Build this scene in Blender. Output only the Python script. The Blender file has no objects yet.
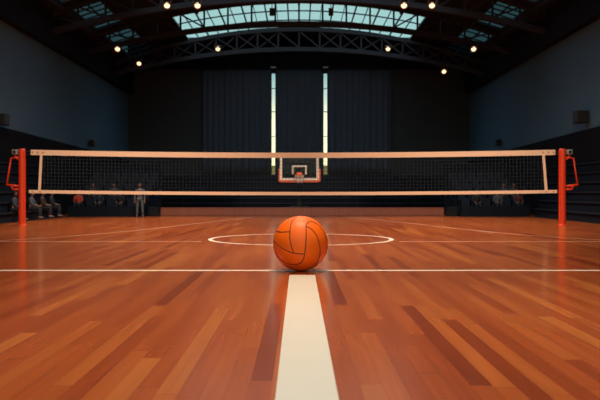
import bpy, bmesh, math, random
from mathutils import Vector, Matrix
random.seed(7)
C = bpy.context.scene.collection
S = bpy.context.scene
PI = math.pi

# ------------------------------------------------------------------ camera
cd = bpy.data.cameras.new('camera'); cam = bpy.data.objects.new('camera', cd); C.objects.link(cam)
cam.location = (0, 0, 1.1); cam.rotation_euler = (PI/2, 0, 0)
cd.sensor_width = 36; cd.lens = 45.6; cd.shift_x = 1/600; cd.shift_y = -9/600
cd.clip_start = 0.05; cd.clip_end = 400
cd.dof.use_dof = True; cd.dof.focus_distance = 10.2; cd.dof.aperture_fstop = 2.4
S.camera = cam

# ------------------------------------------------------------------ view + sampling behaviour
S.view_settings.view_transform = 'Standard'; S.view_settings.look = 'None'
S.view_settings.exposure = 0.0; S.view_settings.gamma = 1.0; S.view_settings.use_curve_mapping = False
S.cycles.use_denoising = True; S.cycles.denoising_prefilter = 'ACCURATE'; S.cycles.denoising_input_passes = 'RGB_ALBEDO_NORMAL'
S.cycles.max_bounces = 6; S.cycles.transparent_max_bounces = 12
S.cycles.sample_clamp_indirect = 4.0

# ------------------------------------------------------------------ sky outside the windows and skylights
w = bpy.data.worlds.new('sky'); S.world = w; w.use_nodes = True
nt = w.node_tree; nt.nodes.clear()
tc = nt.nodes.new('ShaderNodeTexCoord'); sp = nt.nodes.new('ShaderNodeSeparateXYZ')
rp = nt.nodes.new('ShaderNodeValToRGB'); bg = nt.nodes.new('ShaderNodeBackground'); wo = nt.nodes.new('ShaderNodeOutputWorld')
nt.links.new(tc.outputs['Generated'], sp.inputs[0]); nt.links.new(sp.outputs['Z'], rp.inputs[0])
nt.links.new(rp.outputs[0], bg.inputs[0]); nt.links.new(bg.outputs[0], wo.inputs[0])
e = rp.color_ramp.elements
e[0].position = 0.0; e[0].color = (.12, .11, .09, 1)
e[1].position = 0.02; e[1].color = (1.7, 1.55, .80, 1)
for p, c in ((.09, (1.5, 1.5, .92, 1)), (.122, (.80, .95, .84, 1)), (.148, (.40, .68, .70, 1)), (.235, (.42, .68, .67, 1)), (.45, (.55, .85, 1.1, 1)), (1.0, (1.5, 2.4, 3.4, 1))):
    n = e.new(p); n.color = c
bg.inputs[1].default_value = 1.0

# ------------------------------------------------------------------ unseen hall lamps over the court, plus added spots for net and hoop
def spot(x, y, z, power, angle=84, blend=.7, col=(1, .79, .56), size=1.1, tilt=0, yaw=0):
    d = bpy.data.lights.new('court_light', 'SPOT'); o = bpy.data.objects.new('court_light', d); C.objects.link(o)
    o.location = (x, y, z); o.rotation_euler = (math.radians(tilt), math.radians(yaw), 0)
    d.energy = power; d.spot_size = math.radians(angle); d.spot_blend = blend; d.color = col; d.shadow_soft_size = size
    return o
def aimed(p, q, power, angle, blend=.6, col=(1, .80, .58), size=.6):
    o = spot(*p, power, angle, blend, col, size); d = Vector(q) - Vector(p)
    o.rotation_euler = d.to_track_quat('-Z', 'Y').to_euler(); return o
for y, pw in ((3.5, 2500), (10.5, 3500), (17.5, 4300)): spot(0, y, 9.0, pw, 94, .8)
for x in (-5.2, 5.2): spot(x, 20.5, 9.0, 2300, 80); spot(x, 27.5, 9.0, 4300, 76)
for x in (-5.0, 5.0): aimed((x, 14.0, 9.0), (x*1.2, 24.6, 1.6), 3300, 60)      # added spots that brighten the net and posts
aimed((0, 27, 9.0), (0, 40, 2.2), 5000, 26)   # added spot that brightens the far hoop

# ------------------------------------------------------------------ helpers
class MB:
    def __init__(s): s.bm = bmesh.new()
    def box(s, x0, x1, y0, y1, z0, z1):
        v = [s.bm.verts.new((x, y, z)) for x in (x0, x1) for y in (y0, y1) for z in (z0, z1)]
        for f in ((0,1,3,2), (4,6,7,5), (0,4,5,1), (2,3,7,6), (0,2,6,4), (1,5,7,3)):
            s.bm.faces.new([v[i] for i in f])
        return s
    def bar(s, a, b, wx, wz=None, n=4, up=(0,0,1)):
        # straight bar from a to b of rectangular section wx by wz
        wz = wz or wx; a = Vector(a); b = Vector(b); d = (b-a).normalized(); u = Vector(up)
        if abs(d.dot(u)) > .98: u = Vector((0, 1, 0))
        r = d.cross(u).normalized(); t = r.cross(d).normalized()
        q = [(-1,-1), (1,-1), (1,1), (-1,1)]
        A = [s.bm.verts.new(a + r*(wx/2*i) + t*(wz/2*j)) for i, j in q]
        B = [s.bm.verts.new(b + r*(wx/2*i) + t*(wz/2*j)) for i, j in q]
        for k in range(4): s.bm.faces.new((A[k], A[(k+1)%4], B[(k+1)%4], B[k]))
        s.bm.faces.new(A[::-1]); s.bm.faces.new(B)
        return s
    def tube(s, pts, r, n=10, closed=False):
        pts = [Vector(p) for p in pts]; N = len(pts); rings = []
        ref = None
        for i, p in enumerate(pts):
            if closed: d = pts[(i+1)%N] - pts[i-1]
            else: d = pts[min(i+1, N-1)] - pts[max(i-1, 0)]
            d.normalize()
            if ref is None:
                ref = Vector((0, 0, 1)) if abs(d.z) < .9 else Vector((1, 0, 0))
            u = (ref - d*ref.dot(d)).normalized(); v = d.cross(u); ref = u
            rr = r[i] if isinstance(r, (list, tuple)) else r
            rings.append([s.bm.verts.new(p + (u*math.cos(2*PI*k/n) + v*math.sin(2*PI*k/n))*rr) for k in range(n)])
        M = N if closed else N-1
        for i in range(M):
            a, b = rings[i], rings[(i+1)%N]
            for k in range(n): s.bm.faces.new((a[k], a[(k+1)%n], b[(k+1)%n], b[k]))
        if not closed:
            s.bm.faces.new(rings[0][::-1]); s.bm.faces.new(rings[-1])
        return s
    def lathe(s, prof, n=24, c=(0,0,0), axis='Z'):
        rings = []
        for r, z in prof:
            ring = []
            for k in range(n):
                a = 2*PI*k/n; p = (r*math.cos(a), r*math.sin(a), z)
                if axis == 'Y': p = (p[0], p[2], p[1])
                if axis == 'X': p = (p[2], p[0], p[1])
                ring.append(s.bm.verts.new((p[0]+c[0], p[1]+c[1], p[2]+c[2])))
            rings.append(ring)
        for a, b in zip(rings, rings[1:]):
            for k in range(n): s.bm.faces.new((a[k], a[(k+1)%n], b[(k+1)%n], b[k]))
        s.bm.faces.new(rings[0][::-1]); s.bm.faces.new(rings[-1])
        return s
    def quad(s, *p):
        s.bm.faces.new([s.bm.verts.new(q) for q in p]); return s
    def build(s, name, mat, parent=None, smooth=False, bevel=0, seg=2):
        bmesh.ops.recalc_face_normals(s.bm, faces=s.bm.faces)
        me = bpy.data.meshes.new(name); s.bm.to_mesh(me); s.bm.free()
        if mat: me.materials.append(mat)
        if smooth:
            for p in me.polygons: p.use_smooth = True
        o = bpy.data.objects.new(name, me); C.objects.link(o)
        if parent: o.parent = parent
        if bevel:
            m = o.modifiers.new('bevel', 'BEVEL'); m.width = bevel; m.segments = seg; m.limit_method = 'ANGLE'
        return o

def tag(o, label=None, cat=None, group=None, kind=None):
    if label: o['label'] = label
    if cat: o['category'] = cat
    if group: o['group'] = group
    if kind: o['kind'] = kind
    return o
def empty(name, loc, label, cat, group=None, rz=0, kind=None):
    o = bpy.data.objects.new(name, None); C.objects.link(o); o.location = loc; o.rotation_euler = (0, 0, rz)
    o.empty_display_size = .2
    return tag(o, label, cat, group, kind)
def copy_tree(o, parent=None):
    c = o.copy(); C.objects.link(c); c.parent = parent
    for ch in list(o.children): copy_tree(ch, c)
    return c

def mat(name, col, rough=.6, spec=.5, metal=0, noise=0, nscale=8, emit=None, estr=0, bump=0, bscale=60, stretch=(1,1,1)):
    m = bpy.data.materials.new(name); m.use_nodes = True; t = m.node_tree; b = t.nodes['Principled BSDF']
    b.inputs['Base Color'].default_value = (*col, 1); b.inputs['Roughness'].default_value = rough
    b.inputs['Specular IOR Level'].default_value = spec; b.inputs['Metallic'].default_value = metal
    if emit: b.inputs['Emission Color'].default_value = (*emit, 1); b.inputs['Emission Strength'].default_value = estr
    if noise or bump:
        tc = t.nodes.new('ShaderNodeTexCoord'); mp = t.nodes.new('ShaderNodeMapping'); mp.inputs['Scale'].default_value = stretch
        t.links.new(tc.outputs['Object'], mp.inputs[0])
        if noise:
            n = t.nodes.new('ShaderNodeTexNoise'); n.inputs['Scale'].default_value = nscale; n.inputs['Detail'].default_value = 4
            mx = t.nodes.new('ShaderNodeMix'); mx.data_type = 'RGBA'
            mx.inputs[6].default_value = (*[c*(1-noise) for c in col], 1); mx.inputs[7].default_value = (*[min(1, c*(1+noise)) for c in col], 1)
            t.links.new(mp.outputs[0], n.inputs['Vector']); t.links.new(n.outputs['Fac'], mx.inputs[0]); t.links.new(mx.outputs[2], b.inputs['Base Color'])
        if bump:
            n = t.nodes.new('ShaderNodeTexNoise'); n.inputs['Scale'].default_value = bscale
            bp = t.nodes.new('ShaderNodeBump'); bp.inputs['Strength'].default_value = bump; bp.inputs['Distance'].default_value = .01
            t.links.new(mp.outputs[0], n.inputs['Vector']); t.links.new(n.outputs['Fac'], bp.inputs['Height']); t.links.new(bp.outputs[0], b.inputs['Normal'])
    return m

# ------------------------------------------------------------------ materials
def floor_material():
    m = bpy.data.materials.new('varnished_planks'); m.use_nodes = True; t = m.node_tree; L = t.links
    b = t.nodes['Principled BSDF']
    def N(k): return t.nodes.new(k)
    def math_(op, a, c=None):
        n = N('ShaderNodeMath'); n.operation = op
        for i, v in enumerate((a, c)):
            if v is None: continue
            if isinstance(v, (int, float)): n.inputs[i].default_value = v
            else: L.new(v, n.inputs[i])
        return n.outputs[0]
    geo = N('ShaderNodeTexCoord'); s = N('ShaderNodeSeparateXYZ'); L.new(geo.outputs['Object'], s.inputs[0])
    W, LEN = .125, 3.0
    u = math_('DIVIDE', math_('ADD', s.outputs['X'], .03), W); row = math_('FLOOR', u); fu = math_('FRACT', u)
    wn = N('ShaderNodeTexWhiteNoise'); wn.noise_dimensions = '1D'; L.new(row, wn.inputs['W'])
    v = math_('ADD', math_('DIVIDE', s.outputs['Y'], LEN), math_('MULTIPLY', wn.outputs['Value'], 7.0))
    colr = math_('FLOOR', v); fv = math_('FRACT', v)
    cmb = N('ShaderNodeCombineXYZ'); L.new(row, cmb.inputs[0]); L.new(colr, cmb.inputs[1])
    wn2 = N('ShaderNodeTexWhiteNoise'); wn2.noise_dimensions = '2D'; L.new(cmb.outputs[0], wn2.inputs['Vector'])
    rp = N('ShaderNodeValToRGB'); L.new(wn2.outputs['Value'], rp.inputs[0])
    el = rp.color_ramp.elements
    el[0].position = 0; el[0].color = (.225, .038, .011, 1)
    el[1].position = 1; el[1].color = (.530, .155, .034, 1)
    for p, c in ((.08, (.315, .060, .015, 1)), (.25, (.365, .074, .018, 1)), (.6, (.405, .088, .020, 1)), (.93, (.450, .112, .026, 1))):
        q = el.new(p); q.color = c
    # grain, stretched along the plank and different in every board
    off = N('ShaderNodeCombineXYZ'); L.new(math_('MULTIPLY', wn2.outputs['Value'], 37.0), off.inputs[2])
    va = N('ShaderNodeVectorMath'); va.operation = 'ADD'; L.new(geo.outputs['Object'], va.inputs[0]); L.new(off.outputs[0], va.inputs[1])
    mp = N('ShaderNodeMapping'); mp.inputs['Scale'].default_value = (15, .7, 1); L.new(va.outputs[0], mp.inputs[0])
    n1 = N('ShaderNodeTexNoise'); n1.inputs['Scale'].default_value = 1; n1.inputs['Detail'].default_value = 2; n1.inputs['Distortion'].default_value = .8
    L.new(mp.outputs[0], n1.inputs['Vector'])
    g = N('ShaderNodeMapRange'); L.new(n1.outputs['Fac'], g.inputs[0]); g.inputs[1].default_value = .25; g.inputs[2].default_value = .75; g.inputs[3].default_value = .86; g.inputs[4].default_value = 1.12
    # seams between boards
    eu = math_('MINIMUM', fu, math_('SUBTRACT', 1.0, fu)); ev = math_('MINIMUM', fv, math_('SUBTRACT', 1.0, fv))
    su = math_('GREATER_THAN', eu, .010); sv = math_('GREATER_THAN', ev, .0016)
    seam = math_('ADD', math_('MULTIPLY', math_('MULTIPLY', su, sv), .3), .7)
    k = math_('MULTIPLY', g.outputs[0], seam)
    mx = N('ShaderNodeVectorMath'); mx.operation = 'SCALE'; L.new(rp.outputs[0], mx.inputs[0]); L.new(k, mx.inputs['Scale'])
    L.new(mx.outputs[0], b.inputs['Base Color'])
    b.inputs['Roughness'].default_value = .19; b.inputs['Specular IOR Level'].default_value = .5
    return m

def glass_material(name, tint, gloss=.06):
    m = bpy.data.materials.new(name); m.use_nodes = True; t = m.node_tree; t.nodes.clear()
    o = t.nodes.new('ShaderNodeOutputMaterial'); tr = t.nodes.new('ShaderNodeBsdfTransparent'); gl = t.nodes.new('ShaderNodeBsdfGlossy')
    mx = t.nodes.new('ShaderNodeMixShader'); tr.inputs[0].default_value = (*tint, 1); gl.inputs['Roughness'].default_value = .05
    mx.inputs[0].default_value = gloss
    t.links.new(tr.outputs[0], mx.inputs[1]); t.links.new(gl.outputs[0], mx.inputs[2]); t.links.new(mx.outputs[0], o.inputs[0])
    return m

M = dict(
    floor=floor_material(),
    paint=mat('court_paint_cream', (.72, .69, .60), .3, noise=.03, nscale=3),
    paint_thin=mat('court_paint_white', (.88, .84, .76), .3),
    paint_worn=mat('court_paint_worn', (.62, .36, .25), .28, noise=.25, nscale=5),
    wall=mat('grey_wall_paint', (.066, .130, .172), .9, .2, noise=.08, nscale=1.2, bump=.1, bscale=30),
    backwall=mat('charcoal_back_wall', (.046, .047, .047), .9, .2, noise=.15, nscale=.8),
    recess_dark=mat('black_recess_shade', (.004, .005, .008), .9, .15, noise=.2, nscale=2),  # shade of the recess below the grey wall, put into the colour
    frieze=mat('black_frieze', (.004, .005, .008), .9, .2, noise=.2, nscale=1),
    ceiling=mat('dark_roof_deck', (.018, .015, .016), .85, .2, noise=.25, nscale=1),
    steel=mat('dark_painted_steel', (.027, .022, .021), .6, .3, noise=.2, nscale=4),
    frame=mat('window_frame_metal', (.03, .04, .045), .5, noise=.1),
    glass=glass_material('clear_glass', (.95, .97, .96)),
    glass_dim=glass_material('smoked_glass', (.28, .27, .22)),
    skyglass=glass_material('skylight_glass', (.92, .97, .96)),
    skydim=glass_material('dimmed_skylight_glass', (.15, .24, .26), .02),  # tint lowered to dim the daylight showing through
    skydark=glass_material('darkened_skylight_glass', (.045, .075, .085), .02),  # tint lowered further, keeping daylight off the far walls
    curtain=mat('slate_curtain', (.062, .071, .084), .9, spec=.2, noise=.15, nscale=3, bump=.2, bscale=80, stretch=(1,1,.1)),
    navy=mat('navy_bleacher', (.005, .0085, .016), .8, .15, noise=.2, nscale=3),
    navy_edge=mat('navy_edge', (.010, .016, .028), .7, .2, noise=.1),
    seat=mat('navy_plastic', (.009, .015, .028), .6, .2, noise=.1, nscale=10),
    black=mat('matt_black', (.008, .008, .010), .7, .25, noise=.15, nscale=5),
    orange=mat('orange_red_paint', (.74, .048, .010), .38, noise=.08, nscale=6),
    post_metal=mat('brushed_grey_metal', (.42, .40, .38), .4, metal=.6, noise=.1, nscale=20),
    tape=mat('cream_canvas_tape', (.86, .60, .44), .8, spec=.2, noise=.06, nscale=14, bump=.2, bscale=90),
    cord=mat('dark_net_cord', (.026, .036, .05), .8, .2, noise=.1, nscale=10),
    strap=mat('black_strap', (.012, .012, .014), .8, noise=.2),
    brass=mat('brass_grommet', (.55, .27, .10), .4, metal=.7, noise=.1),
    ball=mat('orange_leather', (.92, .150, .006), .45, spec=.3, noise=.07, nscale=5, bump=.12, bscale=160),
    seam=mat('dark_seam', (.13, .018, .006), .6, noise=.1, nscale=20),
    barrier=mat('brown_wood_panel', (.32, .085, .045), .5, noise=.25, nscale=6, stretch=(2, 2, .3)),
    barrier_rail=mat('brown_wood_rail', (.26, .072, .040), .45, noise=.2, nscale=6, stretch=(.3, 2, 2)),
    white=mat('white_paint', (.85, .72, .62), .5, noise=.03),
    hoop=mat('hoop_orange', (.85, .13, .04), .4, noise=.05),
    hoopnet=mat('hoop_net_cord', (.75, .60, .52), .8, noise=.05),
    bglass=glass_material('backboard_glass', (.9, .93, .95), .006),
    lamp_body=mat('lamp_housing', (.20, .07, .03), .4, metal=.5, noise=.1),  # copper colour stands in for the orange halo round each lens
    lamp=mat('lamp_lens', (1, .9, .7), .4, emit=(1, .74, .42), estr=1.9, noise=.01),
    skin=mat('skin', (.24, .12, .08), .55, noise=.06, nscale=20),
    hair=mat('dark_hair', (.02, .014, .01), .6, noise=.3, nscale=40),
    trousers=mat('dark_trousers', (.010, .012, .018), .8, noise=.15, nscale=20),
    greyblue=mat('grey_blue_cloth', (.075, .095, .11), .8, noise=.12, nscale=20),
    shoes=mat('pale_shoes', (.12, .115, .11), .6, noise=.1),
    eye=mat('dark_eye', (.01, .01, .01), .2, noise=.05),
)
SHIRT = {k: mat('shirt_' + k, c, .8, noise=.12, nscale=18) for k, c in dict(
    red=(.62, .07, .03), grey=(.075, .085, .095), navy=(.014, .022, .04), black=(.01, .01, .012), brown=(.05, .022, .014),
    blue=(.03, .05, .08), wine=(.09, .02, .02), olive=(.03, .032, .022)).items()}

# ================================================================== setting
XW, YB, YF = 11.0, 49.0, -3.0
def roof(x): return 10.85 - .017*x*x
floor = MB().box(-XW, XW, YF, YB, -.1, 0).build('floor', M['floor']); tag(floor, 'varnished orange-brown plank court floor', kind='structure')
TH = .0015
def strip(pts, wid, m, name='court_line'):
    # painted strip along a polyline on the floor
    b = MB(); P = [Vector((x, y, 0)) for x, y in pts]; N = len(P); lo = []; hi = []
    for i, p in enumerate(P):
        d = (P[min(i+1, N-1)] - P[max(i-1, 0)]).normalized(); n = Vector((-d.y, d.x, 0))
        ww = wid[i] if isinstance(wid, list) else wid
        lo.append(p + n*ww/2); hi.append(p - n*ww/2)
    for i in range(N-1):
        a = [lo[i], hi[i], hi[i+1], lo[i+1]]
        b.quad(*[(q.x, q.y, TH) for q in a])
    return b.build(name, m, floor)
strip([(-XW, 10.52), (XW, 10.52)], .13, M['paint_thin'])
strip([(-XW, 16.55), (-2.12, 16.55)], .10, M['paint_worn']); strip([(2.18, 16.55), (XW, 16.55)], .10, M['paint_worn'])
cl = strip([(.042, -1.0), (.042, 9.95)], .336, M['paint'], 'center_line'); cl['label'] = 'broad cream center line running toward the ball'
R0, yc = 2.07, 17.45
cb = MB(); n = 96
for k in range(n):
    a, c = 2*PI*k/n, 2*PI*(k+1)/n; q = []
    for t, r in ((a, R0+.05), (a, R0-.05), (c, R0-.05), (c, R0+.05)):
        q.append((.045 + r*math.cos(t), yc + r*math.sin(t), TH))
    cb.quad(*q)
cb.build('center_circle', M['paint_thin'], floor)
def smooth_pts(P, n=14):
    out = []
    for i in range(len(P)-1):
        p0, p1, p2, p3 = P[max(i-1, 0)], P[i], P[i+1], P[min(i+2, len(P)-1)]
        for k in range(n):
            t = k/n
            out.append(tuple(.5*((2*p1[j]) + (-p0[j]+p2[j])*t + (2*p0[j]-5*p1[j]+4*p2[j]-p3[j])*t*t + (-p0[j]+3*p1[j]-3*p2[j]+p3[j])*t**3) for j in (0, 1)))
    return out + [P[-1]]
strip(smooth_pts([(-9.8, 13.4), (-6.58, 16.9), (-4.72, 20.6), (-3.4, 26.1), (-1.9, 32.2)]), .075, M['paint_worn'], 'court_arc')
strip(smooth_pts([(10.0, 13.4), (6.76, 17.06), (5.05, 20.6), (3.6, 26.6), (2.0, 32.2)]), .075, M['paint_worn'], 'court_arc')
strip([(-4.78, 20.45), (-4.62, 20.95)], .12, M['paint_thin'], 'court_mark'); strip([(5.0, 20.95), (5.14, 20.4)], .12, M['paint_thin'], 'court_mark')

# side walls: grey above, black sheet for the dark recess below a falling edge
def edge_z(y): return 3.46 + (y-28)*(3.10-3.46)/21
for sx, nm in ((-1, 'wall_left'), (1, 'wall_right')):
    wl = MB().box(min(sx*XW, sx*(XW+.25)), max(sx*XW, sx*(XW+.25)), YF, YB, 0, 7.4).build(nm, M['wall']); tag(wl, kind='structure')
    b = MB(); x0, x1 = sx*(XW-.06), sx*XW
    A = [(YF, 0), (YB, 0), (YB, edge_z(YB)), (YF, edge_z(YF))]
    b.quad(*[(x0, y, z) for y, z in A]); b.quad(*[(x1, y, z) for y, z in A])
    for (ya, za), (yb, zb) in zip(A, A[1:]+A[:1]): b.quad((x0, ya, za), (x0, yb, zb), (x1, yb, zb), (x1, ya, za))
    bmesh.ops.remove_doubles(b.bm, verts=b.bm.verts, dist=1e-5)
    b.build('recess_sheet', M['recess_dark'], wl)
    fz = MB().box(min(sx*(XW-.35), sx*(XW+.25)), max(sx*(XW-.35), sx*(XW+.25)), YF, YB, 7.4, 9.2).build('frieze_board', M['frieze'], wl)

# back wall with two tall slit openings
WX = ((-1.785, -1.505), (1.565, 1.845)); WZ = (2.13, 8.72)
b = MB()
cuts = [-XW, WX[0][0], WX[0][1], WX[1][0], WX[1][1], XW]
for i in range(5):
    x0, x1 = cuts[i], cuts[i+1]
    if i in (1, 3): b.box(x0, x1, YB, YB+.3, 0, WZ[0]); b.box(x0, x1, YB, YB+.3, WZ[1], 11.0)
    else: b.box(x0, x1, YB, YB+.3, 0, 11.0)
wb = b.build('wall_back', M['backwall']); tag(wb, kind='structure')
MB().box(-XW, XW, YB-.25, YB, 8.95, 10.75).build('frieze_board', M['frieze'], wb)
for i, (x0, x1) in enumerate(WX):
    f = MB()
    t = .025
    for a, c in ((x0, x0+t), (x1-t, x1)): f.box(a, c, YB+.05, YB+.15, WZ[0], WZ[1])
    for z in (WZ[0], 2.70, 4.6, 6.2, 7.70, WZ[1]-.04): f.box(x0+t, x1-t, YB+.05, YB+.15, z, z+.04)
    wn = f.build('window_%d' % (i+1), M['frame']); tag(wn, ['tall slit window left of the middle curtain', 'tall slit window right of the middle curtain'][i], kind='structure')
    MB().box(x0+t, x1-t, YB+.09, YB+.10, 2.74, WZ[1]-.04).build('pane', M['glass'], wn)
    MB().box(x0+t, x1-t, YB+.09, YB+.10, WZ[0]+.04, 2.70).build('lower_pane', M['glass_dim'], wn)

# arched roof deck with skylight openings
TY = (22.0, 27.5, 33.0, 38.5, 44.0)
YO = [(22.6, 26.9), (28.1, 32.4), (33.6, 37.9), (39.0, 45.7)]
xs = sorted(set([-XW, XW, -10.1, 10.1, -8.7, 8.7, -6.6, 6.6] + [i*1.1 for i in range(-6, 7)])); 
ys = sorted(set([YF, 10, YB+.3] + [v for p in YO for v in p]))
def is_open(xm, ym):
    for k, (a, c) in enumerate(YO):
        if a < ym < c:
            if 8.7 < abs(xm) < 10.1: return True
            if k != 2 and abs(xm) < 6.6: return True
    return False
b = MB(); T = .12
for i in range(len(xs)-1):
    for j in range(len(ys)-1):
        x0, x1, y0, y1 = xs[i], xs[i+1], ys[j], ys[j+1]
        if is_open((x0+x1)/2, (y0+y1)/2): continue
        for dz in (0, T): b.quad((x0, y0, roof(x0)+dz), (x1, y0, roof(x1)+dz), (x1, y1, roof(x1)+dz), (x0, y1, roof(x0)+dz))
bmesh.ops.remove_doubles(b.bm, verts=b.bm.verts, dist=1e-5)
ceil = b.build('ceiling', M['ceiling']); tag(ceil, kind='structure')
for x in (-7.6, -5.2, -2.4, 0, 2.4, 5.2, 7.6, 8.6, -8.6, 10.2, -10.2):
    MB().box(x-.06, x+.06, 20, 38.9, roof(x)-.24, roof(x)-.01).build('purlin', M['steel'], ceil)
    MB().box(x-.06, x+.06, 45.9, YB-.3, roof(x)-.24, roof(x)-.01).build('purlin', M['steel'], ceil)

wi = 3
def skylight(x0, x1, y0, y1, nx, ny, glass, label):
    global wi
    f = MB(); g = MB(); xx = [x0 + (x1-x0)*i/nx for i in range(nx+1)]; yy = [y0 + (y1-y0)*j/ny for j in range(ny+1)]
    for i, x in enumerate(xx):
        wd = .07 if i % 2 == 0 else .03
        f.bar((x, y0, roof(x)+.03), (x, y1, roof(x)+.03), wd, .09)
    for j, y in enumerate(yy):
        for i in range(nx): f.bar((xx[i], y, roof(xx[i])+.03), (xx[i+1], y, roof(xx[i+1])+.03), .06 if j in (0, ny) else .03, .07)
    for i in range(nx):
        for j in range(ny):
            p = [(xx[i], yy[j]), (xx[i+1], yy[j]), (xx[i+1], yy[j+1]), (xx[i], yy[j+1])]
            g.quad(*[(x, y, roof(x)+.05) for x, y in p])
    o = f.build('window_%d' % wi, M['frame']); tag(o, label, kind='structure'); wi += 1
    bmesh.ops.remove_doubles(g.bm, verts=g.bm.verts, dist=1e-5)
    g.build('pane', glass, o)
skylight(-6.6, 6.6, *YO[0], 11, 2, M['skyglass'], 'added unseen wide skylight over the near court')  # out of view, added to bring cool daylight onto the walls
skylight(-6.6, 6.6, *YO[1], 11, 2, M['skyglass'], 'added unseen wide skylight over the net')  # likewise added above the view for daylight on the walls
skylight(-6.6, 6.6, 39.0, 45.7, 22, 3, M['skyglass'], 'wide arched skylight across the middle of the roof')
for s, nm in ((-1, 'left'), (1, 'right')):
    for k, (a, c) in enumerate(YO[1:]):
        skylight(*sorted((s*8.7, s*10.1)), a, c, 2, 6, M['skydim' if k == 0 else 'skydark'], 'dim narrow skylight above the %s wall, %s' % (nm, ['nearest of its row', 'between two trusses', 'last before the back wall'][k]))
# the skylight row goes on above the frame
for s in (-1, 1): skylight(*sorted((s*8.7, s*10.1)), *YO[0], 2, 6, M['skydim'], 'narrow skylight at the near end of its row')

# ================================================================== roof trusses
def zb(x, h=9.30): return h - .0125*x*x
def truss(y, style, label, hb, ht):
    zb = lambda x: hb - .0125*x*x
    zt = lambda x: ht - .017*x*x
    t = empty('roof_truss', (0, y, zb(0)), label, 'truss', 'arched lattice trusses under the roof')
    H = zb(0); P = 1.2; xs = [i*P for i in range(-9, 10)]
    def chord(fn, wy, wz, name):
        b = MB(); X = [-XW+.1] + xs + [XW-.1]; prev = None
        for x in X:
            ring = [b.bm.verts.new((x, sy*wy/2, fn(x)-H+sz*wz/2)) for sy, sz in ((-1,-1), (1,-1), (1,1), (-1,1))]
            if prev:
                for k in range(4): b.bm.faces.new((prev[k], prev[(k+1)%4], ring[(k+1)%4], ring[k]))
            else: b.bm.faces.new(ring[::-1])
            prev = ring
        b.bm.faces.new(prev)
        b.build(name, M['steel'], t)
    chord(zb, .30, .24, 'bottom_chord'); chord(zt, .26, .18, 'top_chord')
    for x in xs:
        MB().bar((x, 0, zb(x)-H+.1), (x, 0, zt(x)-H-.07), .09, .09).build('vertical_strut', M['steel'], t)
    for i in range(len(xs)-1):
        x0, x1 = xs[i], xs[i+1]
        if style == 'x' or (i < 5):
            MB().bar((x0, -.05, zt(x0)-H-.07), (x1, -.05, zb(x1)-H+.1), .07, .07, up=(0,1,0)).build('diagonal_strut', M['steel'], t)
        if (style == 'x' and 2 < i < 15 and i not in (8, 9)) or (i >= 13):
            MB().bar((x0, .05, zb(x0)-H+.1), (x1, .05, zt(x1)-H-.07), .07, .07, up=(0,1,0)).build('diagonal_strut', M['steel'], t)
    return t
truss(33.0, 'n', 'arched dark steel truss crossing the very top of the picture', 9.45, 10.72)
truss(38.5, 'n', 'arched dark steel truss in front of the bright wide skylight', 9.56, 10.72)
truss(44.0, 'x', 'arched dark lattice truss of crossed struts nearest the back curtains', 9.30, 10.42)

# ================================================================== back curtains
def curtain(x0, x1, z0, z1, label, pitch=.38):
    t = empty('stage_curtain', ((x0+x1)/2, 48.72, z0), label, 'curtain', 'tall slate curtains on the back wall')
    b = MB(); n = int((x1-x0)/.045); H = z1-z0; rows = 10; grid = []
    rnd = random.Random(label); ph = rnd.random()*6
    for j in range(rows+1):
        row = []
        for i in range(n+1):
            x = (x1-x0)*(i/n-.5); v = j/rows
            a = .055*(1.1-.5*v)
            y = a*math.sin(2*PI*x/pitch + ph + .5*math.sin(x*2.1+ph)) + .03*math.sin(x*5.3+ph*2+v)
            row.append(b.bm.verts.new((x, y, H*v)))
        grid.append(row)
    for j in range(rows):
        for i in range(n): b.bm.faces.new((grid[j][i], grid[j][i+1], grid[j+1][i+1], grid[j+1][i]))
    o = b.build('drape', M['curtain'], t, smooth=True)
    m = o.modifiers.new('thick', 'SOLIDIFY'); m.thickness = .012
    MB().box(-(x1-x0)/2, (x1-x0)/2, -.05, .05, H, H+.10).build('curtain_rail', M['black'], t)
curtain(-6.15, -1.80, 2.13, 8.85, 'slate grey curtain left of both slit windows')
curtain(-1.46, 1.52, 2.13, 8.85, 'slate grey curtain between the two slit windows')
curtain(1.88, 5.90, 2.13, 8.85, 'slate grey curtain right of both slit windows')
# small brackets over each slit
for x, s in ((-1.645, 'left'), (1.705, 'right')):
    o = MB().box(-.16, .16, -.12, 0, -.05, .06).build('window_sensor', M['post_metal'], bevel=.02)
    o.location = (x, YB-.25, 9.02); tag(o, 'tiny grey sensor above the %s slit window' % s, 'sensor')

# ================================================================== bleachers folded against the back wall
t = empty('folded_bleachers', (0, 47.6, 0), 'dark navy folded bleachers beneath the curtains, behind the hoop', 'bleachers')
MB().box(-XW+.1, XW-.1, -.5, .8, 0, 2.05).build('casing', M['navy'], t)
for k in range(6):
    z = .30+.33*k
    MB().box(-XW+.1, XW-.1, -.62+.02*k, -.5, z, z+.07).build('bench_board', M['navy_edge'], t)
for x in (-7.2, -3.6, 0, 3.6, 7.2):
    MB().box(x-.03, x+.03, -.56, -.5, 0, 2.05).build('joint_post', M['black'], t)

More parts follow.
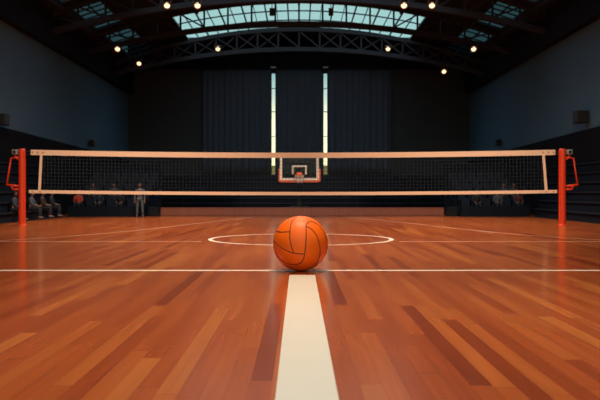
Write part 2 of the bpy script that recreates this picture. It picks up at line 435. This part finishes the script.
# ================================================================== low wooden barrier
bx0, bx1, by = -6.08, 6.36, 33.4
t = empty('court_barrier', ((bx0+bx1)/2, by, 0), 'low brown wooden slatted barrier across the far end of the court', 'barrier')
hw = (bx1-bx0)/2; b = MB(); n = 62
for i in range(n):
    x0 = -hw + 2*hw*i/n; b.box(x0+.008, x0+2*hw/n-.008, -.03, .0, .03, .345)
b.build('slat_panel', M['barrier'], t)
MB().box(-hw, hw, 0, .05, 0, .345).build('back_board', M['barrier_rail'], t)
MB().box(-hw, hw, -.04, .07, .345, .375).build('top_rail', M['barrier_rail'], t)
for x, s in ((-6.34, 'left'), (6.66, 'right')):
    t = empty('equipment_case', (x, 33.25, 0), 'black equipment case on the floor at the %s end of the wooden barrier' % s, 'case')
    MB().box(-.23, .23, -.2, .2, .03, .33).build('body', M['black'], t, bevel=.015)
    MB().box(-.24, .24, -.21, .21, .33, .39).build('lid', M['black'], t, bevel=.015)
    for fx in (-.18, .18): MB().box(fx-.03, fx+.03, -.17, .17, 0, .03).build('foot', M['black'], t)

# ================================================================== basketball hoop
hx, hy = .02, 40.0; k = 19.0
t = empty('basketball_hoop', (hx, hy, 0), 'basketball hoop with clear orange-edged backboard seen through the net', 'basketball hoop')
BW, B0, B1 = 1.02, 1.65, 3.08
MB().box(-BW, BW, 0, .03, B0, B1).build('backboard', M['bglass'], t)
b = MB()   # white border line
wl_ = .12
b.box(-BW, -BW+wl_, -.012, -.002, B0+.02, B1); b.box(BW-wl_, BW, -.012, -.002, B0+.02, B1); b.box(-BW+wl_, BW-wl_, -.012, -.002, B0+.02, B0+.02+wl_); b.box(-BW+wl_, BW-wl_, -.012, -.002, B1-wl_, B1)
b.build('border_line', M['white'], t)
b = MB()   # shooter's square
q0, q1, w_, hh = 1.98, 2.44, .38, .07
b.box(-w_, -w_+hh, -.012, -.002, q0, q1); b.box(w_-hh, w_, -.012, -.002, q0, q1); b.box(-w_+hh, w_-hh, -.012, -.002, q1-hh, q1); 
b.build('target_square', M['white'], t)
b = MB()   # orange padding round the lower half
b.box(-BW-.09, -BW, -.05, .07, B0-.05, B0+.62); b.box(BW, BW+.09, -.05, .07, B0-.05, B0+.62); b.box(-BW, BW, -.05, .07, B0-.1, B0)
b.build('edge_padding', M['hoop'], t, bevel=.02)
rz, rr, ry = 1.94, .24, -.42
MB().tube([(rr*math.cos(2*PI*i/28), ry + rr*math.sin(2*PI*i/28), rz) for i in range(28)], .025, 8, True).build('rim', M['hoop'], t, smooth=True)
b = MB(); b.box(-.13, .13, -.05, 0, rz-.10, rz+.14); b.bar((-.11, -.03, rz), (-.16, ry+.17, rz), .04); b.bar((.11, -.03, rz), (.16, ry+.17, rz), .04); b.bar((0, -.03, rz-.03), (0, ry+rr, rz-.01), .16, .05)
b.build('rim_bracket', M['hoop'], t)
b = MB()
for s in (1, -1):
    for i in range(12):
        pts = []
        for j in range(6):
            v = j/5; a = 2*PI*i/12 + s*v*.8; r = rr*(1-.42*v)
            pts.append((r*math.cos(a), ry + r*math.sin(a), rz - .40*v))
        b.tube(pts, .014, 4)
b.build('hoop_net', M['hoopnet'], t)
b = MB(); b.bar((0, .03, 2.3), (0, 1.3, 2.1), .16, .16); b.box(-.6, .6, .03, .08, 1.9, 2.0); b.box(-.6, .6, .03, .08, 2.5, 2.6)
b.build('arm', M['black'], t)
MB().box(-.1, .1, 1.2, 1.4, .25, 2.2).build('post', M['black'], t)
MB().box(-.5, .5, .9, 2.2, 0, .28).build('base', M['black'], t, bevel=.03)

# ================================================================== volleyball net and posts
NY = 24.6
def post(x, s, label):
    # s = -1: guard frame and winch to the left
    t = empty('net_post', (x, NY, 0), label, 'net post', 'orange net posts')
    MB().lathe([(.110, .02), (.110, 2.38), (.104, 2.44), (.08, 2.47)], 24).build('pole', M['orange'], t, smooth=False)
    MB().lathe([(.14, 0), (.14, .012), (.12, .025)], 24).build('floor_collar', M['orange'], t)
    o = MB().box(*sorted((s*.13, s*.31)), -.09, .09, 2.28, 2.44).build('winch', M['post_metal'], t, bevel=.02)
    MB().lathe([(.045, -.13), (.045, -.09)], 14, (s*.22, 0, 2.36), 'Y').build('winch_knob', M['black'], o)
    b = MB(); r = .030
    b.tube([(s*.10, 0, 2.20), (s*.36, 0, 2.16)], r, 8); b.tube([(s*.36, 0, 2.18), (s*.50, 0, 1.30)], r*.9, 8)
    b.tube([(s*.52, 0, 1.30), (s*.10, 0, 1.26)], r*1.2, 8); b.tube([(s*.33, 0, 1.16), (s*.10, 0, 1.15)], r*1.2, 8)
    b.tube([(s*.36, 0, 1.28), (s*.30, 0, 1.15)], r, 8); b.tube([(s*.22, 0, 2.18), (s*.22, 0, 2.26)], r*.8, 8)
    b.tube([(s*.12, 0, 2.12), (s*.22, 0, 2.19)], r, 8)
    b.build('crank_guard', M['orange'], t, smooth=True)
    return t
post(-8.96, -1, 'orange-red net post with crank guard, beside the left wall')
post(8.52, 1, 'orange-red net post with crank guard, beside the right wall')

XL, XR = -8.68, 8.29
def sag(x): 
    u = (x-(XL+XR)/2)/((XR-XL)/2); return 1-u*u
def t_hi(x): return 2.436 - .095*sag(x)
def t_lo(x): return t_hi(x) - .17
def b_hi(x): return 1.135 - .065*sag(x)
def b_lo(x): return b_hi(x) - .105
net = empty('volleyball_net', (0, NY, 0), 'long dark net with cream tapes stretched between the two orange posts', 'volleyball net')
def band(x0, x1, hi, lo, th, name, n=60):
    b = MB(); prev = None
    for i in range(n+1):
        x = x0 + (x1-x0)*i/n
        ring = [b.bm.verts.new((x, y, z)) for y, z in ((-th/2, lo(x)), (th/2, lo(x)), (th/2, hi(x)), (-th/2, hi(x)))]
        if prev:
            for k in range(4): b.bm.faces.new((prev[k], prev[(k+1)%4], ring[(k+1)%4], ring[k]))
        else: b.bm.faces.new(ring[::-1])
        prev = ring
    b.bm.faces.new(prev)
    return b.build(name, M['tape'], net)
tt = band(XL, XR, t_hi, t_lo, .03, 'top_tape')
bt = band(XL-.06, XR+.06, b_hi, b_lo, .03, 'bottom_tape')
for (xa, xb) in ((-8.34, -8.40), (7.91, 8.00)):
    MB().bar((xa, -.004, t_lo(xa)+.02), (xb, -.004, b_hi(xb)-.02), .028, .08, up=(1,0,0)).build('side_tape', M['tape'], net)
# knotted cord mesh: one woven part
b = MB(); sp_ = .115; x = -8.36
while x < 7.98:
    b.bar((x, 0, t_lo(x)+.01), (x, 0, b_hi(x)-.01), .010); x += sp_
for j in range(1, 10):
    v = j/10; N = 24
    for i in range(N):
        xa = -8.36 + 16.3*i/N; xb = -8.36 + 16.3*(i+1)/N
        b.bar((xa, 0, t_lo(xa)*(1-v)+b_hi(xa)*v), (xb, 0, t_lo(xb)*(1-v)+b_hi(xb)*v), .010)
b.build('mesh', M['cord'], net)
for xe, s, px in ((XL, -1, -8.83), (XR, 1, 8.39)):
    MB().bar((xe, 0, t_hi(xe)-.05), (px, 0, t_hi(xe)-.05), .02, .03).build('tension_strap', M['strap'], net)
    MB().bar((xe, 0, t_lo(xe)+.03), (px, 0, t_lo(xe)+.03), .02, .03).build('tension_strap', M['strap'], net)
    MB().bar((xe, 0, b_hi(xe)-.05), (px, 0, b_hi(xe)-.05), .02, .03).build('tension_strap', M['strap'], net)
    for dx in (.06, .22, .40):
        MB().lathe([(.028, -.022), (.028, -.014)], 12, (xe-s*dx, 0, t_hi(xe)-.09), 'Y').build('grommet', M['brass'], tt)
    for dx in (.06, .30): MB().lathe([(.024, -.022), (.024, -.014)], 12, (xe-s*dx, 0, b_hi(xe)-.06), 'Y').build('grommet', M['brass'], bt)

# ================================================================== the ball
RB = .379; BX, BY = .022, 10.45
ball = empty('volleyball', (BX, BY, RB), 'orange panelled ball with dark seams resting on the white line', 'ball')
bm = bmesh.new(); bmesh.ops.create_uvsphere(bm, u_segments=96, v_segments=64, radius=RB)
mb = MB(); mb.bm.free(); mb.bm = bm
mb.build('cover', M['ball'], ball, smooth=True)
SE = [
  [(290, 63), (272, 80), (264, 105), (262, 140), (267, 172), (278, 203)],
  [(325, 97), (325, 150), (321, 195), (315, 225), (303, 243), (282, 250), (252, 247), (226, 233), (205, 208), (194, 180)],
  [(193, 140), (200, 160), (220, 178), (246, 192), (278, 203), (318, 207)],
  [(203, 120), (225, 124), (262, 120)],
  [(325, 97), (333, 86), (350, 84), (372, 96), (393, 122), (407, 158)],
  [(325, 100), (345, 111), (364, 133), (376, 165), (380, 200), (374, 235), (360, 262)],
]
def on_ball(u, v):
    px, py = 225+u/4, 200+v/4; dx, dz = (px-301)/72.7, (243.2-py)/72.7; r = math.hypot(dx, dz)
    lim = .985*RB
    if r > lim: dx *= lim/r; dz *= lim/r
    return Vector((dx, -math.sqrt(max(RB*RB-dx*dx-dz*dz, 1e-6)), dz))
for back in (0, 1):
    for line in SE:
        P = smooth_pts(line, 6); pts = [on_ball(*p).normalized()*(RB-.002) for p in P]
        if back: pts = [Matrix.Rotation(PI, 3, 'Z') @ p for p in pts]
        MB().tube(pts, .0078, 6).build('seam', M['seam'], ball, smooth=True)

# ================================================================== ceiling lamps (each carries its own light)
def lamp(x, y, z, label, top):
    t = empty('spot_lamp', (x, y, z), label, 'lamp', 'warm round spot lamps on the roof trusses')
    R = Matrix.Rotation(math.radians(-58), 4, 'X')     # tilted toward the near court
    def rot(b): b.bm.transform(R); return b
    h = rot(MB().lathe([(.07, .30), (.12, .26), (.15, .05), (.155, -.05), (.147, -.05), (.118, .0)], 20)).build('housing', M['lamp_body'], t)
    rot(MB().lathe([(.105, -.02), (.12, .004)], 20)).build('lens', M['lamp'], t)
    b = MB(); b.bar((-.17, -.05, .06), (-.17, -.05, top-z-.0), .03); b.bar((.17, -.05, .06), (.17, -.05, top-z), .03); b.bar((-.17, -.05, .06), (.17, -.05, .06), .03)
    b.build('yoke', M['lamp_body'], t)
    d = bpy.data.lights.new('lamp_glow', 'SPOT'); o = bpy.data.objects.new('lamp_glow', d); C.objects.link(o); o.parent = t
    v = R @ Vector((0, 0, -.06)); o.location = v; o.rotation_euler = (math.radians(-30), 0, 0)
    d.energy = 160; d.color = (1, .74, .45); d.spot_size = math.radians(50); d.spot_blend = .8; d.shadow_soft_size = .12
for px, py, Y, lb in (
    (117.5, 49, 38.5, 'warm spot lamp high by the left wall, under the truss before the skylight'),
    (139, 63.5, 44.0, 'warm spot lamp hung low at the left end of the lattice truss'),
    (167, 5.5, 33.0, 'outer one of two warm spot lamps at the top edge, left half'),
    (197.5, 5.5, 33.0, 'inner one of two warm spot lamps at the top edge, left half'),
    (217.8, 49, 44.0, 'warm spot lamp on the lattice truss up left from the slit windows'),
    (388, 49, 44.0, 'warm spot lamp on the lattice truss up right from the slit windows'),
    (404, 5.5, 33.0, 'inner one of two warm spot lamps at the top edge, right half'),
    (432, 5.5, 33.0, 'outer one of two warm spot lamps at the top edge, right half'),
    (473.7, 49, 38.5, 'warm spot lamp high by the right wall, under the truss before the skylight'),
    (444, 71.5, 44.0, 'warm spot lamp hung low at the right end of the lattice truss')):
    yy = Y-.22; kk = 760/yy; x = (px-299)/kk; z = 1.1+(191-py)/kk
    lamp(x, yy, z, lb, max(zb(x, {33.0: 9.45, 38.5: 9.56, 44.0: 9.3}[Y]), z+.25))

# ================================================================== loudspeakers
def speaker(loc, w_, d_, h_, rz, label, hang=None, group=None):
    t = empty('loudspeaker', loc, label, 'loudspeaker', group, rz)
    MB().box(-w_/2, w_/2, -d_/2, d_/2, 0, h_).build('cabinet', M['black'], t, bevel=.02)
    MB().box(-w_/2+.03, w_/2-.03, -d_/2-.012, -d_/2, .03, h_-.03).build('grille', M['frame'], t)
    b = MB()
    if hang: b.bar((0, 0, h_), (0, 0, h_+hang), .04)
    else: b.box(-.06, .06, d_/2, d_/2+.06, h_*.3, h_*.7)
    b.build('bracket', M['black'], t)
for px, s in ((272, 'left'), (331, 'right')):
    speaker(((px-299)/19.9, 38.2, 9.92), .24, .22, .36, 0, 'small black loudspeaker hung before the bright skylight, %s of its middle' % s, .2, 'loudspeakers hung before the skylight')
speaker((10.71, 28.9, 3.68), .5, .44, .46, PI/2*-1, 'black loudspeaker on the right grey wall, near the frame edge')
speaker((-10.71, 27.3, 3.46), .5, .44, .40, PI/2, 'black loudspeaker on the left grey wall, near the frame edge')
speaker((-10.80, 39.6, 3.42), .3, .26, .34, PI/2, 'small black loudspeaker on the left wall above the net tape')
speaker((10.80, 41.2, 3.55), .3, .26, .34, -PI/2, 'small black loudspeaker on the right wall above the net tape')

# ================================================================== stands
def side_bleachers(s, label):
    t = empty('side_bleachers', (s*10.5, 26.6, 0), label, 'bleachers')
    for k in range(6):
        x0 = 9.95 + .16*k; z = .36 + .36*k
        a, c = sorted((s*(x0-10.5), s*(x0+.16-10.5)))
        MB().box(a-(0 if k else 0), c, -6.2, 5.6, z-.05, z).build('bench_board', M['navy_edge'], t)
        MB().box(*sorted((s*(x0+.06-10.5), s*(x0+.16-10.5))), -6.2, 5.6, max(0, z-.36), z-.05).build('riser', M['navy'], t)
side_bleachers(-1, 'dark navy stepped bleachers along the left wall behind the post')
side_bleachers(1, 'dark navy stepped bleachers along the right wall behind the post')

ROWS = 5; RD, RH, RY = .72, .30, 32.75
def corner_stand(x0, x1, label):
    t = empty('corner_stand', ((x0+x1)/2, RY, 0), label, 'stand'); hw = (x1-x0)/2
    for r in range(ROWS):
        MB().box(-hw, hw, r*RD-.1, ROWS*RD, r*RH + (0.0 if r == 0 else .06-.06), r*RH+.12 if r == 0 else (r*RH)).build('tier', M['navy'], t) if r == 0 else \
        MB().box(-hw, hw, r*RD-.1, ROWS*RD, (r-1)*RH+.12, r*RH+.12).build('tier', M['navy'], t)
        MB().box(-hw, hw, r*RD-.115, r*RD-.1, r*RH+.08, r*RH+.12).build('nosing', M['navy_edge'], t)
    MB().box(-hw, hw, -.34, -.28, 0, .44).build('front_panel', M['navy'], t)
    MB().box(-hw, hw, ROWS*RD, ROWS*RD+.06, 0, ROWS*RH+.9).build('back_panel', M['navy'], t)
corner_stand(-9.85, -6.60, 'dark stepped stand with seats in the far left corner')
corner_stand(6.95, 9.85, 'dark stepped stand with seats in the far right corner')
def seat_proto(group, label):
    t = empty('stadium_seat', (0, 0, 0), label, 'seat', group)
    MB().box(-.19, .19, -.18, .14, .26, .30).build('seat', M['seat'], t, bevel=.015)
    b = MB(); b.bm; b.box(-.19, .19, .14, .17, .30, .66); b.build('backrest', M['seat'], t, bevel=.015)
    for x in (-.15, .15): MB().box(x-.02, x+.02, -.04, .14, 0, .26).build('leg', M['black'], t)
    return t
SEATS = {}
for s, (x0, x1, nm) in ((-1, (-9.85, -6.60, 'left')), (1, (6.95, 9.85, 'right'))):
    g = 'stand seats in the far %s corner' % nm; lb = 'dark navy plastic seat in the far %s corner stand' % nm
    pr = seat_proto(g, lb); first = True
    nseat = int((x1-x0-.1)/.45)
    for r in range(ROWS):
        for i in range(nseat):
            o = pr if first else copy_tree(pr); first = False
            o.location = (x0+.3+.45*i, RY+.2+r*RD, r*RH+.12); SEATS[(s, r, i)] = o.location.copy()

# ================================================================== people
def skin_mesh(verts, edges, radii, sub=1, root=0):
    me = bpy.data.meshes.new('figure'); me.from_pydata(verts, edges, [])
    o = bpy.data.objects.new('figure', me); C.objects.link(o)
    m = o.modifiers.new('skin', 'SKIN'); m.use_smooth_shade = True
    for i, r in enumerate(radii):
        me.skin_vertices[0].data[i].radius = (r, r) if not isinstance(r, tuple) else r
    me.skin_vertices[0].data[root].use_root = True
    if sub: s_ = o.modifiers.new('sub', 'SUBSURF'); s_.levels = sub; s_.render_levels = sub
    dg = bpy.context.evaluated_depsgraph_get(); out = bpy.data.meshes.new_from_object(o.evaluated_get(dg))
    bpy.data.objects.remove(o)
    for p in out.polygons: p.use_smooth = True
    return out
class Sk:
    def __init__(s): s.v = []; s.e = []; s.r = []
    def add(s, p, r, parent=None):
        s.v.append(tuple(p)); s.r.append(r); i = len(s.v)-1
        if parent is not None: s.e.append((parent, i))
        return i
    def chain(s, P, parent):
        for p, r in P: parent = s.add(p, r, parent)
        return parent
def hand(s, wrist, sx, d, parent):
    # palm and five short fingers along d
    d = Vector(d).normalized(); w_ = Vector(wrist); side = Vector((sx, 0, 0)); side = (side - d*side.dot(d)).normalized()
    palm = s.add(w_+d*.06, .030, parent)
    for k, ln in enumerate((.060, .075, .080, .070)):
        a = palm and s.add(w_+d*.09+side*(.027-.018*k), .010, palm)
        a = s.add(w_+d*(.09+ln*.6)+side*(.029-.019*k), .009, a)
        s.add(w_+d*(.09+ln)+side*(.028-.018*k)+Vector((0, .012, 0)), .008, a)
    a = s.add(w_+d*.035-side*.036+Vector((0, -.01, 0)), .012, palm); s.add(w_+d*.075-side*.05+Vector((0, -.02, 0)), .010, a)
def head_bm(c, look=0):
    # shaped head with nose, ears, chin; facing -Y
    bm = bmesh.new(); bmesh.ops.create_uvsphere(bm, u_segments=24, v_segments=18, radius=1)
    for v in bm.verts:
        x, y, z = v.co
        k = 1 - .22*max(0, -z)                      # narrower jaw
        X, Y, Z = x*.078*k, y*.097, z*.118
        if y < 0:
            Y -= .022*math.exp(-((x/.16)**2) - ((z+.08)/.22)**2)        # nose
            Y += .006*math.exp(-((abs(x)-.38)/.16)**2 - ((z-.08)/.14)**2)  # eye sockets
            Y -= .006*math.exp(-((x/.3)**2) - ((z+.42)/.08)**2)         # lips
            Y -= .010*math.exp(-((x/.3)**2) - ((z+.75)/.2)**2)          # chin
        X += math.copysign(.014, x)*math.exp(-((y-.05)/.18)**2 - ((z+.02)/.25)**2) if abs(x) > .7 else 0   # ears
        v.co = Vector((X, Y, Z)) + Vector(c)
    return bm
def hair_bm(c):
    bm = bmesh.new(); bmesh.ops.create_uvsphere(bm, u_segments=24, v_segments=18, radius=1)
    dl = [v for v in bm.verts if v.co.z < (.35 if v.co.y < -.1 else -.35)]
    bmesh.ops.delete(bm, geom=dl, context='VERTS')
    for v in bm.verts: v.co = Vector((v.co.x*.086, v.co.y*.106+.004, v.co.z*.126+.002)) + Vector(c)
    return bm
def joints(seated):
    J = {}
    if seated:
        J['pelvis'] = (0, 0, .50); J['chest'] = (0, -.02, .86); J['neck'] = (0, -.03, 1.02); J['head'] = (0, -.06, 1.20)
        for n, s in (('l', -1), ('r', 1)):
            J['sh'+n] = (s*.175, -.02, .96); J['el'+n] = (s*.23, -.12, .70); J['wr'+n] = (s*.12, -.32, .62)
            J['hip'+n] = (s*.09, -.02, .48); J['kn'+n] = (s*.12, -.44, .50); J['an'+n] = (s*.12, -.42, .09); J['to'+n] = (s*.13, -.56, .045)
            J['hd'+n] = (-s*.1, -1, -.15)
    else:
        J['pelvis'] = (0, 0, .95); J['chest'] = (0, 0, 1.30); J['neck'] = (0, 0, 1.47); J['head'] = (0, -.02, 1.64)
        for n, s in (('l', -1), ('r', 1)):
            J['sh'+n] = (s*.19, 0, 1.41); J['el'+n] = (s*.25, .02, 1.12); J['wr'+n] = (s*.25, -.05, .87)
            J['hip'+n] = (s*.095, 0, .92); J['kn'+n] = (s*.13, -.02, .50); J['an'+n] = (s*.145, .01, .09); J['to'+n] = (s*.16, -.14, .045)
            J['hd'+n] = (0, -.15, -1)
    return {k: Vector(v) for k, v in J.items()}
def to_obj(name, me, m, parent):
    o = bpy.data.objects.new(name, me); me.materials.clear(); me.materials.append(m); C.objects.link(o); o.parent = parent; return o
def build_person(seated, shirt, label, group=None):
    J = joints(seated); t = empty('person', (0, 0, 0), label, 'person', group)
    s = Sk(); p = s.add(J['pelvis'], (.12, .095)); mid = s.add((J['pelvis']*.5+J['chest']*.5), (.115, .085), p)
    ch = s.add(J['chest'], (.135, .095), mid); nb = s.add(J['neck']-Vector((0, 0, .03)), .058, ch); s.add(J['neck']+Vector((0, -.005, .06)), .05, nb)
    for n, sx in (('l', -1), ('r', 1)):
        a = s.chain([(J['sh'+n], .058), ((J['sh'+n]+J['el'+n])/2, .046), (J['el'+n], .038), ((J['el'+n]+J['wr'+n])/2, .034), (J['wr'+n], .025)], ch)
        hand(s, J['wr'+n], sx, J['hd'+n], a)
        s.chain([(J['hip'+n], .088), ((J['hip'+n]+J['kn'+n])/2, .076), (J['kn'+n], .054), ((J['kn'+n]*.6+J['an'+n]*.4), .055), (J['an'+n], .036), ((J['an'+n]+J['to'+n])/2-Vector((0,0,.01)), .036), (J['to'+n], .03)], p)
    me = skin_mesh(s.v, s.e, s.r, 1, p)
    bm = head_bm(J['head']); bm.from_mesh(me); bm.to_mesh(me); bm.free()
    for q in me.polygons: q.use_smooth = True
    to_obj('body', me, M['skin'], t)
    # shirt
    s = Sk(); p = s.add(J['pelvis']+Vector((0, 0, .02)), (.135, .112)); mid = s.add((J['pelvis']*.5+J['chest']*.5), (.132, .104), p)
    ch = s.add(J['chest'], (.152, .112), mid); s.add(J['neck']-Vector((0, 0, .035)), .072, ch)
    for n in 'lr': s.chain([(J['sh'+n], .072), ((J['sh'+n]+J['el'+n])/2, .060), (J['el'+n], .050), (J['el'+n]*.35+J['wr'+n]*.65, .042)], ch)
    to_obj('shirt', skin_mesh(s.v, s.e, s.r, 1, p), shirt, t)
    s = Sk(); p = s.add(J['pelvis'], (.132, .108))
    for n in 'lr': s.chain([(J['hip'+n], .100), ((J['hip'+n]+J['kn'+n])/2, .090), (J['kn'+n], .070), (J['kn'+n]*.5+J['an'+n]*.5, .066), (J['an'+n]+Vector((0, 0, .03)), .054)], p)
    to_obj('trousers', skin_mesh(s.v, s.e, s.r, 1, p), M['greyblue'] if not seated else M['trousers'], t)
    for n in 'lr':
        s = Sk(); a = s.add(J['an'+n]+Vector((0, .04, -.04)), (.045, .04)); s.chain([((J['an'+n]+J['to'+n])/2-Vector((0, 0, .015)), (.048, .045)), (J['to'+n]+Vector((0, -.02, .0)), (.042, .036))], a)
        to_obj('shoe', skin_mesh(s.v, s.e, s.r, 1, a), M['shoes'], t)
    mb = MB(); mb.bm.free(); mb.bm = hair_bm(J['head']); mb.build('hair', M['hair'], t, smooth=True)
    for sx in (-1, 1):
        c = J['head']+Vector((sx*.030, -.083, .010)); mb = MB(); bmesh.ops.create_uvsphere(mb.bm, u_segments=8, v_segments=6, radius=.011)
        mb.bm.transform(Matrix.Translation(c)); mb.build('eye', M['eye'], t, smooth=True)
    return t
def set_shirt(t, m):
    for ch in t.children:
        if ch.name.startswith('shirt'):
            ch.material_slots[0].link = 'OBJECT'; ch.material_slots[0].material = m
SC = .78
def place(t, loc, rz=0, k=SC):
    t.location = loc; t.rotation_euler = (0, 0, rz); t.scale = (k, k, k)
stander = build_person(False, M['greyblue'], 'standing person in grey-blue clothes beside the left end of the barrier')
place(stander, (-6.72, 32.1, 0), .1, .82)
sitter = build_person(True, SHIRT['red'], 'x')
first = True
G = {-1: 'spectators in the far left corner', 1: 'spectators in the far right corner'}
def spectator(loc, rz, shirt, label, s):
    global first
    o = sitter if first else copy_tree(sitter); first = False
    place(o, loc, rz); set_shirt(o, SHIRT[shirt]); o['label'] = label; o['group'] = G[s]
SEATZ = .30 - .395*SC + 0.0
def seated_at(s, r, i, shirt, label):
    l = SEATS[(s, r, i)]; spectator((l.x, l.y+.0, l.z + SEATZ + .015), 0, shirt, label, s)
seated_at(-1, 0, 0, 'red', 'seated person in a bright red shirt in the left corner stand')
for r, i, sh, lb in (
    (0, 2, 'navy', 'seated person in navy, front row, two seats right of the red shirt'),
    (0, 4, 'black', 'seated person in black near the right end of the left front row'),
    (1, 1, 'brown', 'seated person in brown in the second row, just right of the red shirt'),
    (1, 3, 'grey', 'seated person in a grey top in the second row of the left stand')):
    seated_at(-1, r, i, sh, lb)
for y, sh, lb in ((28.4, 'grey', 'seated person in grey on the left bleachers just beyond the post'),
                  (29.6, 'brown', 'seated person in brown on the left bleachers, between grey and navy ones'),
                  (30.7, 'navy', 'seated person in navy on the left bleachers, farthest along'),
                  (26.7, 'blue', 'seated person in blue on the left bleachers, left of the post')):
    spectator((-10.02, y, .36-.395*SC+.015), PI/2, sh, lb, -1)
for r, i, sh, lb in (
    (0, 5, 'wine', 'seated person in dark red at the end of the right front row'),
    (0, 3, 'grey', 'seated person in grey in the middle of the right front row'),
    (1, 4, 'blue', 'seated person in blue in the second row of the right stand'),
    (0, 1, 'black', 'seated person in black near the barrier end of the right front row'),
    (1, 5, 'olive', 'seated person in olive in the second row, last seat of the right stand')):
    seated_at(1, r, i, sh, lb)
bpy.context.view_layer.update()
